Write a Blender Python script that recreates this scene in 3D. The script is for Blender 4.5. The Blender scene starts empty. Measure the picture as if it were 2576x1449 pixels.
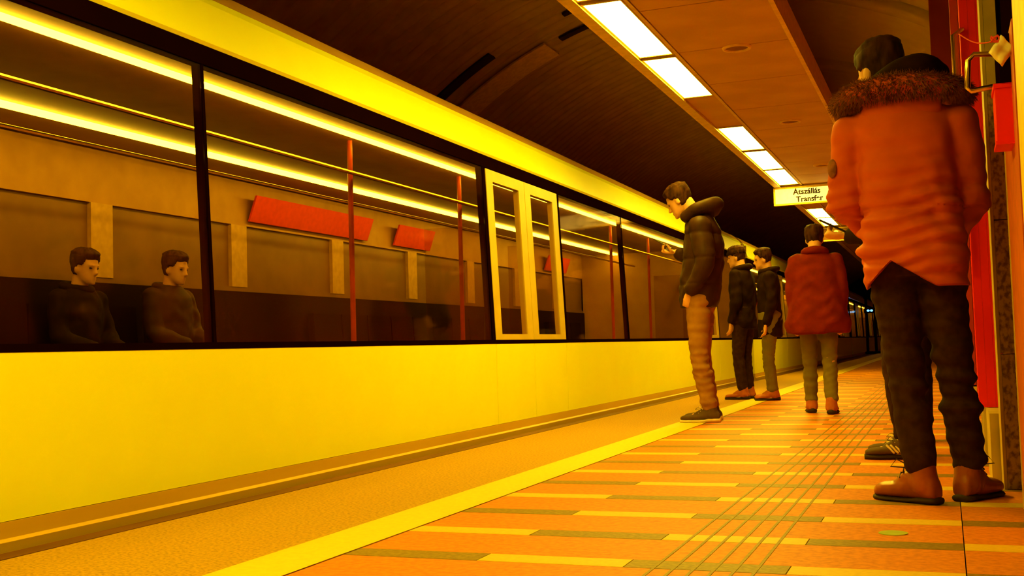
import bpy, math, random
import numpy as np
from mathutils import Vector, Matrix

random.seed(7); np.random.seed(7)
SC = bpy.context.scene
COL = SC.collection

# ---------------------------------------------------------------- camera, world, exposure
F_PX, YAW, PITCH, ROLL, CAM_H = 2800.0, 0.370, 0.0545, -0.0295, 0.596
cy, sy, cp, sp = math.cos(YAW), math.sin(YAW), math.cos(PITCH), math.sin(PITCH)
fw = Vector((-sy*cp, cy*cp, sp)); rt0 = Vector((cy, sy, 0)); up0 = rt0.cross(fw)
rt = math.cos(ROLL)*rt0 + math.sin(ROLL)*up0
upv = -math.sin(ROLL)*rt0 + math.cos(ROLL)*up0
cam = bpy.data.cameras.new('camera')
cam.sensor_width = 36.0; cam.lens = F_PX/2576*36; cam.clip_end = 200; cam.clip_start = 0.05
camo = bpy.data.objects.new('camera', cam); COL.objects.link(camo)
M = Matrix(((rt.x, upv.x, -fw.x, 0), (rt.y, upv.y, -fw.y, 0), (rt.z, upv.z, -fw.z, CAM_H), (0, 0, 0, 1)))
camo.matrix_world = M
SC.camera = camo
wd = bpy.data.worlds.new('world'); SC.world = wd; wd.use_nodes = True
bg = wd.node_tree.nodes['Background']
bg.inputs[0].default_value = (0, 0, 0, 1); bg.inputs[1].default_value = 0.0   # underground: no sky light
SC.view_settings.view_transform = 'Standard'; SC.view_settings.look = 'None'
SC.view_settings.gamma = 1.0; SC.view_settings.use_curve_mapping = False
SC.view_settings.exposure = 0.20
SC.cycles.max_bounces = 5; SC.cycles.diffuse_bounces = 3; SC.cycles.glossy_bounces = 3; SC.cycles.transparent_max_bounces = 14
SC.cycles.caustics_reflective = False; SC.cycles.caustics_refractive = False; SC.cycles.adaptive_threshold = 0.02
LAMP = (1.0, 0.74, 0.036)          # colour of every tube in the station
LAMP_POWER = 50.0                 # ceiling light panels
CAR_POWER = 26.0                  # tubes inside the cars

# ---------------------------------------------------------------- materials
def mat(name, col, rough=0.6, col2=None, scale=20, stretch=(1, 1, 1), metal=0.0, bump=0.0, spec=0.3,
        emit=None, estr=0.0, detail=4.0, contrast=(0.35, 0.65), coat=0.0):
    m = bpy.data.materials.new(name); m.use_nodes = True
    nt = m.node_tree; b = nt.nodes['Principled BSDF']
    b.inputs['Roughness'].default_value = rough
    b.inputs['Metallic'].default_value = metal
    b.inputs['Specular IOR Level'].default_value = spec
    b.inputs['Specular Tint'].default_value = (1.0, 0.75, 0.2, 1)
    if coat: b.inputs['Coat Weight'].default_value = coat
    c2 = col2 or tuple(min(1, c*0.82) for c in col)
    tc = nt.nodes.new('ShaderNodeTexCoord'); mp = nt.nodes.new('ShaderNodeMapping')
    mp.inputs['Scale'].default_value = stretch
    nz = nt.nodes.new('ShaderNodeTexNoise'); nz.inputs['Scale'].default_value = scale
    nz.inputs['Detail'].default_value = detail
    rp = nt.nodes.new('ShaderNodeValToRGB')
    rp.color_ramp.elements[0].position = contrast[0]; rp.color_ramp.elements[1].position = contrast[1]
    rp.color_ramp.elements[0].color = (*c2, 1); rp.color_ramp.elements[1].color = (*col, 1)
    nt.links.new(tc.outputs['Object'], mp.inputs[0]); nt.links.new(mp.outputs[0], nz.inputs[0])
    nt.links.new(nz.outputs[0], rp.inputs[0]); nt.links.new(rp.outputs[0], b.inputs['Base Color'])
    if bump:
        bp = nt.nodes.new('ShaderNodeBump'); bp.inputs['Strength'].default_value = bump
        bp.inputs['Distance'].default_value = 0.01
        nt.links.new(nz.outputs[0], bp.inputs['Height']); nt.links.new(bp.outputs[0], b.inputs['Normal'])
    if emit:
        b.inputs['Emission Color'].default_value = (*emit, 1); b.inputs['Emission Strength'].default_value = estr
    return m

def glass(name, tint, refl):
    m = bpy.data.materials.new(name); m.use_nodes = True
    nt = m.node_tree; nt.nodes.clear()
    o = nt.nodes.new('ShaderNodeOutputMaterial'); mx = nt.nodes.new('ShaderNodeMixShader')
    t = nt.nodes.new('ShaderNodeBsdfTransparent'); t.inputs[0].default_value = (*tint, 1)
    g = nt.nodes.new('ShaderNodeBsdfGlossy'); g.inputs['Roughness'].default_value = 0.06
    g.inputs['Color'].default_value = (1, 0.85, 0.6, 1)
    lw = nt.nodes.new('ShaderNodeLayerWeight'); lw.inputs[0].default_value = 0.5
    pw = nt.nodes.new('ShaderNodeMath'); pw.operation = 'POWER'; pw.inputs[1].default_value = 3.5
    fr = nt.nodes.new('ShaderNodeMath'); fr.operation = 'MULTIPLY_ADD'; fr.inputs[1].default_value = refl; fr.inputs[2].default_value = 0.02
    nt.links.new(lw.outputs['Facing'], pw.inputs[0]); nt.links.new(pw.outputs[0], fr.inputs[0])
    nt.links.new(fr.outputs[0], mx.inputs[0]); nt.links.new(t.outputs[0], mx.inputs[1])
    nt.links.new(g.outputs[0], mx.inputs[2]); nt.links.new(mx.outputs[0], o.inputs[0])
    return m

MT = {}
MT['train'] = mat('train yellow paint', (0.92, 0.92, 0.004), 0.34, (0.90, 0.89, 0.004), 3, coat=0.2)
MT['ochre'] = mat('ochre door paint', (0.62, 0.44, 0.03), 0.4, (0.55, 0.38, 0.03), 6)
MT['black'] = mat('black rubber', (0.007, 0.0012, 0.0004), 0.7, scale=8, spec=0.0)
MT['sill'] = mat('brown steel sill', (0.72, 0.43, 0.015), 0.4, (0.6, 0.34, 0.012), 4, (1, 0.1, 1))
MT['under'] = mat('dark underframe', (0.03, 0.015, 0.006), 0.8)
MT['carwall'] = mat('cabin wall laminate', (0.46, 0.23, 0.02), 0.5, (0.38, 0.18, 0.015), 5)
MT['carpillar'] = mat('cabin pillar laminate', (0.56, 0.31, 0.025), 0.5)
MT['carceil'] = mat('cabin ceiling laminate', (0.40, 0.19, 0.02), 0.5, scale=5)
MT['carfloor'] = mat('cabin floor', (0.014, 0.004, 0.0012), 0.6, scale=30, spec=0.03)
MT['farpane'] = mat('brown blind glass', (0.22, 0.10, 0.015), 0.35, (0.17, 0.075, 0.01), 4)
MT['seat'] = mat('dark seat fabric', (0.014, 0.004, 0.001), 0.85, scale=60, spec=0.03)
MT['steel'] = mat('brushed rail steel', (0.85, 0.7, 0.3), 0.28, metal=1.0, scale=10, stretch=(1, 0.1, 1))
MT['redpole'] = mat('red pole enamel', (0.5, 0.05, 0.015), 0.35)
MT['adred'] = mat('red advert card', (0.75, 0.05, 0.01), 0.5)
MT['glass'] = glass('tinted train glass', (0.88, 0.8, 0.62), 0.30)
MT['glassdark'] = glass('smoked far glass', (0.5, 0.36, 0.2), 0.15)
MT['tube'] = mat('cabin light strip', (0.8, 0.8, 0.7), 0.5, emit=LAMP, estr=CAR_POWER)
MT['panel'] = mat('light panel diffuser', (0.9, 0.9, 0.85), 0.5, emit=LAMP, estr=LAMP_POWER)
MT['frame'] = mat('lamp trough enamel', (0.72, 0.5, 0.1), 0.45)
MT['soffit'] = mat('soffit panel enamel', (0.58, 0.31, 0.05), 0.55, (0.5, 0.26, 0.04), 3)
MT['fascia'] = mat('soffit fascia', (0.78, 0.52, 0.06), 0.45)
MT['joint'] = mat('dark joint', (0.05, 0.025, 0.01), 0.8)
MT['vault'] = mat('dark ribbed cladding', (0.50, 0.40, 0.05), 0.65, (0.42, 0.33, 0.04), 5)
MT['vaultpatch'] = mat('paler cladding', (0.8, 0.68, 0.1), 0.6)
MT['soot'] = mat('soot streak', (0.02, 0.008, 0.003), 0.9)
MT['green'] = mat('pale green vault plaster', (0.62, 0.66, 0.16), 0.7, (0.58, 0.62, 0.14), 6)
MT['tile'] = mat('orange terrazzo', (0.68, 0.195, 0.004), 0.55, (0.52, 0.13, 0.003), 45, (1, 1, 1), contrast=(0.34, 0.60), spec=0.25, detail=9)
MT['tiley'] = mat('yellow terrazzo strip', (0.74, 0.47, 0.015), 0.5, (0.66, 0.41, 0.015), 60, spec=0.25)
MT['tiled'] = mat('dark terrazzo strip', (0.29, 0.165, 0.01), 0.5, (0.19, 0.10, 0.008), 60, spec=0.25)
MT['edge'] = mat('speckled platform edge', (0.52, 0.27, 0.012), 0.6, (0.32, 0.16, 0.01), 85, contrast=(0.36, 0.56), bump=0.15, spec=0.25)
MT['line'] = mat('yellow safety line', (0.82, 0.57, 0.012), 0.5, (0.76, 0.52, 0.012), 40)
MT['nose'] = mat('platform nosing', (0.17, 0.05, 0.008), 0.5, (0.11, 0.03, 0.005), 10, (1, .1, 1))
MT['base'] = mat('platform concrete', (0.2, 0.12, 0.04), 0.8)
MT['granite'] = mat('speckled granite', (0.52, 0.36, 0.07), 0.5, (0.2, 0.12, 0.03), 60, (1, 1, 0.7), contrast=(0.38, 0.55))
MT['tan'] = mat('tan plinth stone', (0.62, 0.46, 0.09), 0.5, scale=8)
MT['red'] = mat('bright red enamel', (0.92, 0.022, 0.005), 0.4, (0.85, 0.018, 0.004), 3, (1, 1, .1))
MT['darkred'] = mat('dark red cladding', (0.38, 0.06, 0.012), 0.5, (0.3, 0.045, 0.01), 3)
MT['doorred'] = mat('orange red gate paint', (0.6, 0.13, 0.02), 0.5)
MT['post'] = mat('yellow post paint', (0.95, 0.7, 0.01), 0.5)
MT['brass'] = mat('brass', (0.9, 0.62, 0.2), 0.25, metal=1.0, scale=6)
MT['paper'] = mat('white paper', (0.9, 0.8, 0.5), 0.7)
MT['sign'] = mat('lit sign face', (0.9, 0.85, 0.6), 0.5, emit=(1.0, 0.74, 0.16), estr=1.15)
MT['ink'] = mat('sign ink', (0.03, 0.012, 0.002), 0.8, spec=0.0)
MT['display'] = mat('brown display face', (0.16, 0.05, 0.01), 0.4)
MT['led'] = mat('yellow led', (0.7, 0.6, 0.1), 0.5, emit=(0.85, 0.62, 0.05), estr=1.0)
MT['blue'] = mat('blue lamp', (0.1, 0.3, 0.9), 0.4, emit=(0.12, 0.4, 1.0), estr=3.0)
for q in ('sign', 'led', 'blue'): MT[q].cycles.emission_sampling = 'NONE'
MT['skin'] = mat('skin', (0.72, 0.36, 0.16), 0.55, (0.66, 0.31, 0.13), 25)
MT['hair'] = mat('dark brown hair', (0.06, 0.019, 0.006), 0.65, (0.02, 0.006, 0.002), 40, (1, 1, 0.3), bump=0.2, spec=0.08)
MT['eye'] = mat('eye', (0.06, 0.03, 0.02), 0.2)
MT['tanwall'] = mat('brown tiled wall', (0.2, 0.1, 0.02), 0.6)
MT['grille'] = mat('brown speaker grille', (0.26, 0.10, 0.015), 0.7)
MT['parka'] = mat('orange parka cloth', (0.57, 0.088, 0.004), 0.65, (0.50, 0.074, 0.003), 12, spec=0.15)
MT['fur'] = mat('brown fur', (0.30, 0.10, 0.015), 0.8, (0.14, 0.045, 0.008), 30, spec=0.1)
MT['blackcloth'] = mat('black cloth', (0.022, 0.007, 0.002), 0.8, (0.014, 0.0045, 0.0015), 20, spec=0.08)
MT['jacket'] = mat('black padded nylon', (0.045, 0.015, 0.004), 0.55, (0.03, 0.010, 0.003), 14, spec=0.12)
MT['jeans'] = mat('dark brown denim', (0.042, 0.016, 0.004), 0.85, (0.026, 0.009, 0.0025), 30, spec=0.08)
MT['chino'] = mat('tan chino cloth', (0.34, 0.15, 0.02), 0.8, (0.27, 0.115, 0.016), 14, spec=0.1)
MT['boot'] = mat('brown boot leather', (0.36, 0.085, 0.010), 0.35, (0.22, 0.045, 0.006), 9)
MT['sole'] = mat('dark sole', (0.03, 0.014, 0.006), 0.7)
MT['whitesole'] = mat('pale rubber sole', (0.82, 0.6, 0.3), 0.6)
MT['sneaker'] = mat('dark sneaker', (0.1, 0.05, 0.02), 0.7)
MT['redcoat'] = mat('dark red coat', (0.18, 0.012, 0.002), 0.8, (0.13, 0.008, 0.002), 12, spec=0.1)
MT['olive'] = mat('olive trousers', (0.17, 0.12, 0.02), 0.8, scale=14)
MT['rust'] = mat('rust shoe leather', (0.45, 0.11, 0.02), 0.6)
MT['phone'] = mat('black phone', (0.015, 0.008, 0.004), 0.25)
MT['disc'] = mat('green floor disc', (0.38, 0.48, 0.03), 0.5)
MT['string'] = mat('red string', (0.85, 0.08, 0.02), 0.6)

# ---------------------------------------------------------------- mesh helpers
class MB:
    def __init__(s): s.v = []; s.f = []
    def add(s, v, f):
        n = len(s.v); s.v += [tuple(p) for p in v]; s.f += [tuple(i+n for i in q) for q in f]; return s
    def box(s, x0, x1, y0, y1, z0, z1):
        v = [(x, y, z) for z in (z0, z1) for y in (y0, y1) for x in (x0, x1)]
        return s.add(v, [(0, 2, 3, 1), (4, 5, 7, 6), (0, 1, 5, 4), (2, 6, 7, 3), (0, 4, 6, 2), (1, 3, 7, 5)])
    def prism(s, prof, y0, y1):                     # prof: closed list of (x, z), counter-clockwise seen from -y
        n = len(prof)
        v = [(x, y0, z) for x, z in prof]+[(x, y1, z) for x, z in prof]
        f = [tuple(range(n)), tuple(range(2*n-1, n-1, -1))]
        f += [(i, i+n, (i+1) % n+n, (i+1) % n) for i in range(n)]
        return s.add(v, f)
    def tube(s, pts, rad, n=12, up=None, flat=1.0, cap=True):
        v, f = tube(pts, rad, n, up, flat, cap); return s.add(v, f)
    def ell(s, c, r, rot=None, n=14, m=9):
        v, f = ellipsoid(c, r, rot, n, m); return s.add(v, f)
    def mesh(s, name='mesh', smooth=False):
        me = bpy.data.meshes.new(name); me.from_pydata(s.v, [], s.f); me.update()
        if smooth: me.polygons.foreach_set('use_smooth', [True]*len(me.polygons))
        return me

def tube(pts, rad, n=12, up=None, flat=1.0, cap=True):
    pts = [Vector(p) for p in pts]
    rad = [rad]*len(pts) if not hasattr(rad, '__len__') else list(rad)
    P = []; R = []
    if cap:                                         # rounded ends
        d0 = (pts[0]-pts[1]).normalized(); d1 = (pts[-1]-pts[-2]).normalized()
        for a in (80, 50, 22):
            P.append(pts[0]+d0*rad[0]*math.sin(math.radians(a))*0.9); R.append(rad[0]*math.cos(math.radians(a)))
        P += pts; R += rad
        for a in (22, 50, 80):
            P.append(pts[-1]+d1*rad[-1]*math.sin(math.radians(a))*0.9); R.append(rad[-1]*math.cos(math.radians(a)))
    else: P = pts; R = rad
    v = []; prev = None
    for i, p in enumerate(P):
        t = (P[min(i+1, len(P)-1)]-P[max(i-1, 0)]).normalized()
        if up is not None: a = Vector(up)
        elif prev is not None: a = prev
        else: a = Vector((0, 0, 1)) if abs(t.z) < 0.9 else Vector((0, 1, 0))
        u = (a-t*a.dot(t)).normalized(); w = t.cross(u); prev = u
        for k in range(n):
            th = 2*math.pi*k/n
            v.append(p+u*(R[i]*flat*math.cos(th))+w*(R[i]*math.sin(th)))
    f = [(i*n+k, i*n+(k+1) % n, (i+1)*n+(k+1) % n, (i+1)*n+k) for i in range(len(P)-1) for k in range(n)]
    f += [tuple(range(n-1, -1, -1)), tuple(range((len(P)-1)*n, len(P)*n))]
    return v, f

def ellipsoid(c, r, rot=None, n=14, m=9):
    v = []; f = []
    for j in range(m+1):
        ph = math.pi*(j+0.02)/(m+0.04)
        for k in range(n):
            th = 2*math.pi*k/n
            p = Vector((r[0]*math.sin(ph)*math.cos(th), r[1]*math.sin(ph)*math.sin(th), -r[2]*math.cos(ph)))
            if rot is not None: p = rot @ p
            v.append(p+Vector(c))
    f = [(j*n+k, j*n+(k+1) % n, (j+1)*n+(k+1) % n, (j+1)*n+k) for j in range(m) for k in range(n)]
    f += [tuple(range(n-1, -1, -1)), tuple(range(m*n, (m+1)*n))]
    return v, f

def obj(name, mesh, material=None, parent=None, label=None, cat=None, group=None, kind=None, loc=None, rz=None):
    if isinstance(mesh, MB): mesh = mesh.mesh(name)
    if material and mesh is not None and not mesh.materials:
        mesh.materials.append(MT[material] if isinstance(material, str) else material)
    o = bpy.data.objects.new(name, mesh); COL.objects.link(o)
    if parent: o.parent = parent
    if label: o['label'] = label
    if cat: o['category'] = cat
    if group: o['group'] = group
    if kind: o['kind'] = kind
    if loc: o.location = loc
    if rz is not None: o.rotation_euler = (0, 0, rz)
    return o

def box(name, x0, x1, y0, y1, z0, z1, material, parent=None, bev=0.0, **k):
    o = obj(name, MB().box(x0, x1, y0, y1, z0, z1), material, parent, **k)
    if bev:
        m = o.modifiers.new('bevel', 'BEVEL'); m.width = bev; m.segments = 2
    return o

def copy_tree(o, parent=None):
    c = o.copy(); COL.objects.link(c); c.parent = parent
    for ch in list(o.children): copy_tree(ch, c)
    return c

# ---------------------------------------------------------------- floor
XE, XL0, XL1, XW = -2.79, -1.93, -1.70, 0.9        # platform edge, safety line, tiles to the wall
MOD, Y0 = 0.43, 3.04
floor = box('floor', XE, XW, -14, 62, -1.1, -0.03, 'base', kind='structure',
            label='platform floor of orange terrazzo with yellow and dark strips')
box('edge_paving', XE+0.09, XL0, -14, 62, -0.03, 0.0, 'edge', floor, label='speckled ochre platform edge paving')
box('platform_nosing', XE, XE+0.085, -14, 62, -0.03, 0.001, 'nose', floor)
box('safety_line', XL0+0.004, XL1-0.004, -14, 62, -0.03, 0.0015, 'line', floor, label='continuous yellow safety line')
sw, g = 0.11, 0.0015
slab = MB().box(XL1+g, 0.02-g, g, MOD-sw-g, -0.03, 0).mesh('paving_slab'); slab.materials.append(MT['tile'])
slab2 = MB().box(0.02+g, XW, g, MOD-sw-g, -0.03, 0).mesh('paving_slab'); slab2.materials.append(MT['tile'])
sty = MB().box(g, MOD-g, -sw+g, -g, -0.03, 0.0003).mesh('strip_tile'); sty.materials.append(MT['tiley'])
std = MB().box(g, MOD-g, -sw+g, -g, -0.03, 0.0003).mesh('strip_tile'); std.materials.append(MT['tiled'])
for r in range(-4, 56):
    y = Y0+r*MOD
    obj('paving_slab', slab, None, floor, loc=(0, y, 0)); obj('paving_slab', slab2, None, floor, loc=(0, y, 0))
    for c in range(5):
        obj('strip_tile', std if (r+c) % 2 == 0 else sty, None, floor, loc=(XL1+c*MOD, y, 0))
fy, fd, fs = MB(), MB(), MB()
for r in list(range(56, 136))+list(range(-34, -4)):
    y = Y0+r*MOD
    fs.box(XL1, XW, y+g, y+MOD-sw-g, -0.03, 0)
    for c in range(5):
        (fd if (r+c) % 2 == 0 else fy).box(XL1+c*MOD+g, XL1+(c+1)*MOD-g, y-sw+g, y-g, -0.03, 0.0003)
obj('far_slabs', fs, 'tile', floor, kind='stuff'); obj('far_dark_strips', fd, 'tiled', floor, kind='stuff')
obj('far_yellow_strips', fy, 'tiley', floor, kind='stuff')
gm = MB().box(-0.0045, 0.0045, -14, 60, -0.004, 0.0012).mesh('guide_groove'); gm.materials.append(MT['tiled'])
for k in range(6): obj('guide_groove', gm, None, floor, loc=(-0.757+0.0535*k, 0, 0))
v = [(0.043*math.cos(a*math.pi/16), 0.043*math.sin(a*math.pi/16), z) for z in (0, 0.002) for a in range(32)]
obj('floor_disc', MB().add(v, [tuple(range(31, -1, -1)), tuple(range(32, 64))]+[(i, (i+1) % 32, (i+1) % 32+32, i+32) for i in range(32)]),
    'disc', label='small round green disc on the orange floor near the boots', cat='floor disc', loc=(-0.178, 3.61, 0.0003))  # thin flat green disc on the floor tiles

# ---------------------------------------------------------------- tunnel vault, soffit, right wall, ends
VC, VR = (-2.2, -0.28), 4.51
def vx(a, r): return VC[0]+r*math.cos(a), VC[1]+r*math.sin(a)
A_SPLIT = math.acos((-1.72-VC[0])/VR)
vault = obj('wall_left', None, kind='structure', label='dark ribbed curved tunnel vault over the track')
def vault_sheet(y0, n_rib, pitch):
    m = MB(); na = 40; steps = n_rib*6
    for j in range(steps+1):
        y = y0+j*pitch/6
        r = VR-0.022*(0.5+0.5*math.cos(2*math.pi*j/6))**1.5
        for i in range(na+1):
            a = A_SPLIT+(math.radians(191)-A_SPLIT)*i/na
            x, z = vx(a, r); m.v.append((x, y, z))
    w = na+1
    m.f = [(j*w+i, j*w+i+1, (j+1)*w+i+1, (j+1)*w+i) for j in range(steps) for i in range(na)]
    return m.mesh('vault_sheet', True)
vs = vault_sheet(0, 10, 0.19); vs.materials.append(MT['vault'])
for k in range(-7, 33): obj('vault_sheet', vs, None, vault, loc=(0, k*1.9, 0))
def vault_patch(y0, y1, a0, a1, mt, name, dr=0.05):
    m = MB(); n = 20
    for rr in (VR-dr, VR-dr+0.02):
        for i in range(n+1):
            a = math.radians(a0+(a1-a0)*i/n); x, z = vx(a, rr); m.v += [(x, y0, z), (x, y1, z)]
    k = 2*(n+1)
    for i in range(n):
        b = 2*i; m.f += [(b, b+1, b+3, b+2), (k+b, k+b+2, k+b+3, k+b+1), (b, b+2, k+b+2, k+b), (b+1, k+b+1, k+b+3, b+3)]
    m.f += [(0, k, k+1, 1), (2*n, 2*n+1, k+2*n+1, k+2*n)]
    obj(name, m, mt, vault)
vault_patch(11.17, 11.66, 112, 140, 'vaultpatch', 'paler_panel')
vault_patch(10.62, 10.80, 118, 139, 'soot', 'soot_streak', 0.04)
vault_patch(11.22, 11.33, 104, 110, 'soot', 'soot_streak', 0.052)
vault_patch(10.69, 10.77, 100, 107, 'soot', 'soot_streak', 0.04)

pv = MB(); n = 24
for y in (-14, 62):
    for i in range(n+1):
        a = A_SPLIT-(A_SPLIT-math.radians(20))*i/n; x, z = vx(a, VR); pv.v.append((x, y, z))
pv.f = [(i, i+1, n+2+i, n+1+i) for i in range(n)]
pvo = obj('ceiling', pv.mesh('ceiling', True), 'green', kind='structure', label='pale green curved vault above the platform')
for k in range(-3, 18):                              # shallow ribs of the plaster vault
    m = MB(); y = k*3.3+1.2
    for yy in (y, y+0.35):
        for rr in (VR-0.07, VR+0.02):
            for i in range(n+1):
                a = A_SPLIT-(A_SPLIT-math.radians(20))*i/n; x, z = vx(a, rr); m.v.append((x, yy, z))
    w = n+1
    for i in range(n):
        m.f += [(i, i+1, 2*w+i+1, 2*w+i), (i, w+i, w+i+1, i+1), (2*w+i, 2*w+i+1, 3*w+i+1, 3*w+i)]
    obj('vault_rib', m.mesh('vault_rib', True), 'green', pvo)

SX0, SX1, SZ = -1.965, -0.875, 2.60
sof = obj('trim_1', None, kind='structure', label='suspended brown soffit running above the platform')
box('backing_board', SX0, SX1, -14, 62, SZ+0.03, SZ+0.06, 'joint', sof)
pm = MB().box(-1.625, SX1-0.01, 0.006, 1.044, SZ, SZ+0.03).mesh('ceiling_panel'); pm.materials.append(MT['soffit'])
for k in range(-12, 50): obj('ceiling_panel', pm, None, sof, loc=(0, 6.455+1.05*(k-6), 0))
box('trough_lip', SX0, -1.905, -14, 62, SZ-0.02, SZ+0.03, 'frame', sof)
box('trough_lip', -1.655, -1.63, -14, 62, SZ-0.006, SZ+0.03, 'frame', sof)
box('fascia', SX1, SX1+0.03, -14, 62, SZ-0.02, SZ+0.17, 'fascia', sof)
box('outer_fascia', SX0-0.02, SX0, -14, 62, SZ-0.02, SZ+0.12, 'fascia', sof)
box('added_light_baffle', -1.76, -1.72, -14, 62, SZ+0.06, 4.21, 'joint', sof)  # unseen board, added to block light between soffit top and track vault
slots = [0.51, 1.92, 4.74, 6.15, 7.56, 10.32, 11.77, 13.18, 17.45, 18.87]     # the row in view; it runs on past the top of the picture
OFF = {0.51: 'rear', 1.92: 'middle', 4.74: 'near'}   # panels of the same row above the frame
def light(y):
    lab = {6.15: 'white light panel two places before the blank trough cover by the speakers', 7.56: 'white light panel just before the blank trough cover, last of its run',
           10.32: 'white light panel after the blank trough cover, first of three in a run',
           11.77: 'middle white light panel of the run of three before the transfer sign', 13.18: 'white light panel touching the transfer sign, last of three in a run',
           17.45: 'white light panel between the transfer sign and its twin before the display',
           18.87: 'white light panel next to the brown departure display'}.get(y, 'white light panel of the soffit row over the platform entrance')
    nm = 'ceiling_light_%s_offscreen' % OFF[y] if y in OFF else 'ceiling_light'
    return obj(nm, None, label=lab, cat='ceiling light', group='light panels in a row along the soffit', loc=(-1.78, y, SZ))
dm = MB().box(-0.113, 0.113, 0.02, 1.33, -0.004, 0.006).mesh('diffuser'); dm.materials.append(MT['panel'])
fm = MB().box(-0.123, -0.113, 0, 1.35, -0.008, 0.03).box(0.113, 0.123, 0, 1.35, -0.008, 0.03).box(-0.113, 0.113, 0, 0.02, -0.008, 0.03).box(-0.113, 0.113, 1.33, 1.35, -0.008, 0.03).mesh('frame'); fm.materials.append(MT['frame'])
for y in slots:
    t = light(y); obj('diffuser_%s_offscreen' % OFF[y] if y in OFF else 'diffuser', dm, None, t); obj('frame', fm, None, t)
bl = []                                              # blank trough covers between the lamps
ends = [-14]+[e for y in slots for e in (y, y+1.35)]+[62]
for a, b in zip(ends[::2], ends[1::2]):
    if b-a > 0.1: box('trough_cover', -1.905, -1.655, a+0.004, b-0.004, SZ+0.004, SZ+0.03, 'soffit', sof)
for k in range(-2, 8):
    y = 7.55+2.8*k
    t = obj('ceiling_speaker', None, label='round recessed ceiling speaker in the brown soffit', cat='speaker',
            group='round speakers in the soffit', loc=(-1.235, y, SZ))
    m = MB(); prof = [(0.075, -0.001), (0.082, -0.014), (0.095, -0.012), (0.1, 0.0)]
    for rr, zz in prof: m.v += [(rr*math.cos(2*math.pi*i/28), rr*math.sin(2*math.pi*i/28), zz) for i in range(28)]
    m.f = [(j*28+i, j*28+(i+1) % 28, (j+1)*28+(i+1) % 28, (j+1)*28+i) for j in range(3) for i in range(28)]
    obj('rim', m.mesh('rim', True), 'fascia', t)
    m = MB(); m.v = [(0.077*math.cos(2*math.pi*i/28), 0.077*math.sin(2*math.pi*i/28), z) for z in (-0.003, 0.002) for i in range(28)]
    m.f = [tuple(range(27, -1, -1)), tuple(range(28, 56))]+[(i, (i+1) % 28, (i+1) % 28+28, i+28) for i in range(28)]
    obj('grille', m, 'grille', t)
# right side
wr = box('wall_right', 0.27, 0.9, 4.9, 62, -0.03, 3.56, 'darkred', kind='structure', label='dark red clad wall along the platform')
box('wall_back', -6.7, 2.3, -14.2, -14, -1.3, 4.4, 'joint', kind='structure', label='end wall behind the platform')
box('wall_far', -6.7, 2.3, 62, 62.2, -1.3, 4.4, 'under', kind='structure', label='dark end of the tunnel')
box('wall_side', 0.9, 1.0, -14, 4.9, -0.03, 3.5, 'tanwall', kind='structure', label='tan wall beside the platform entrance')
box('track_bed', -6.7, XE, -14, 62, -1.3, -1.1, 'under', kind='structure', label='dark track bed')

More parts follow.
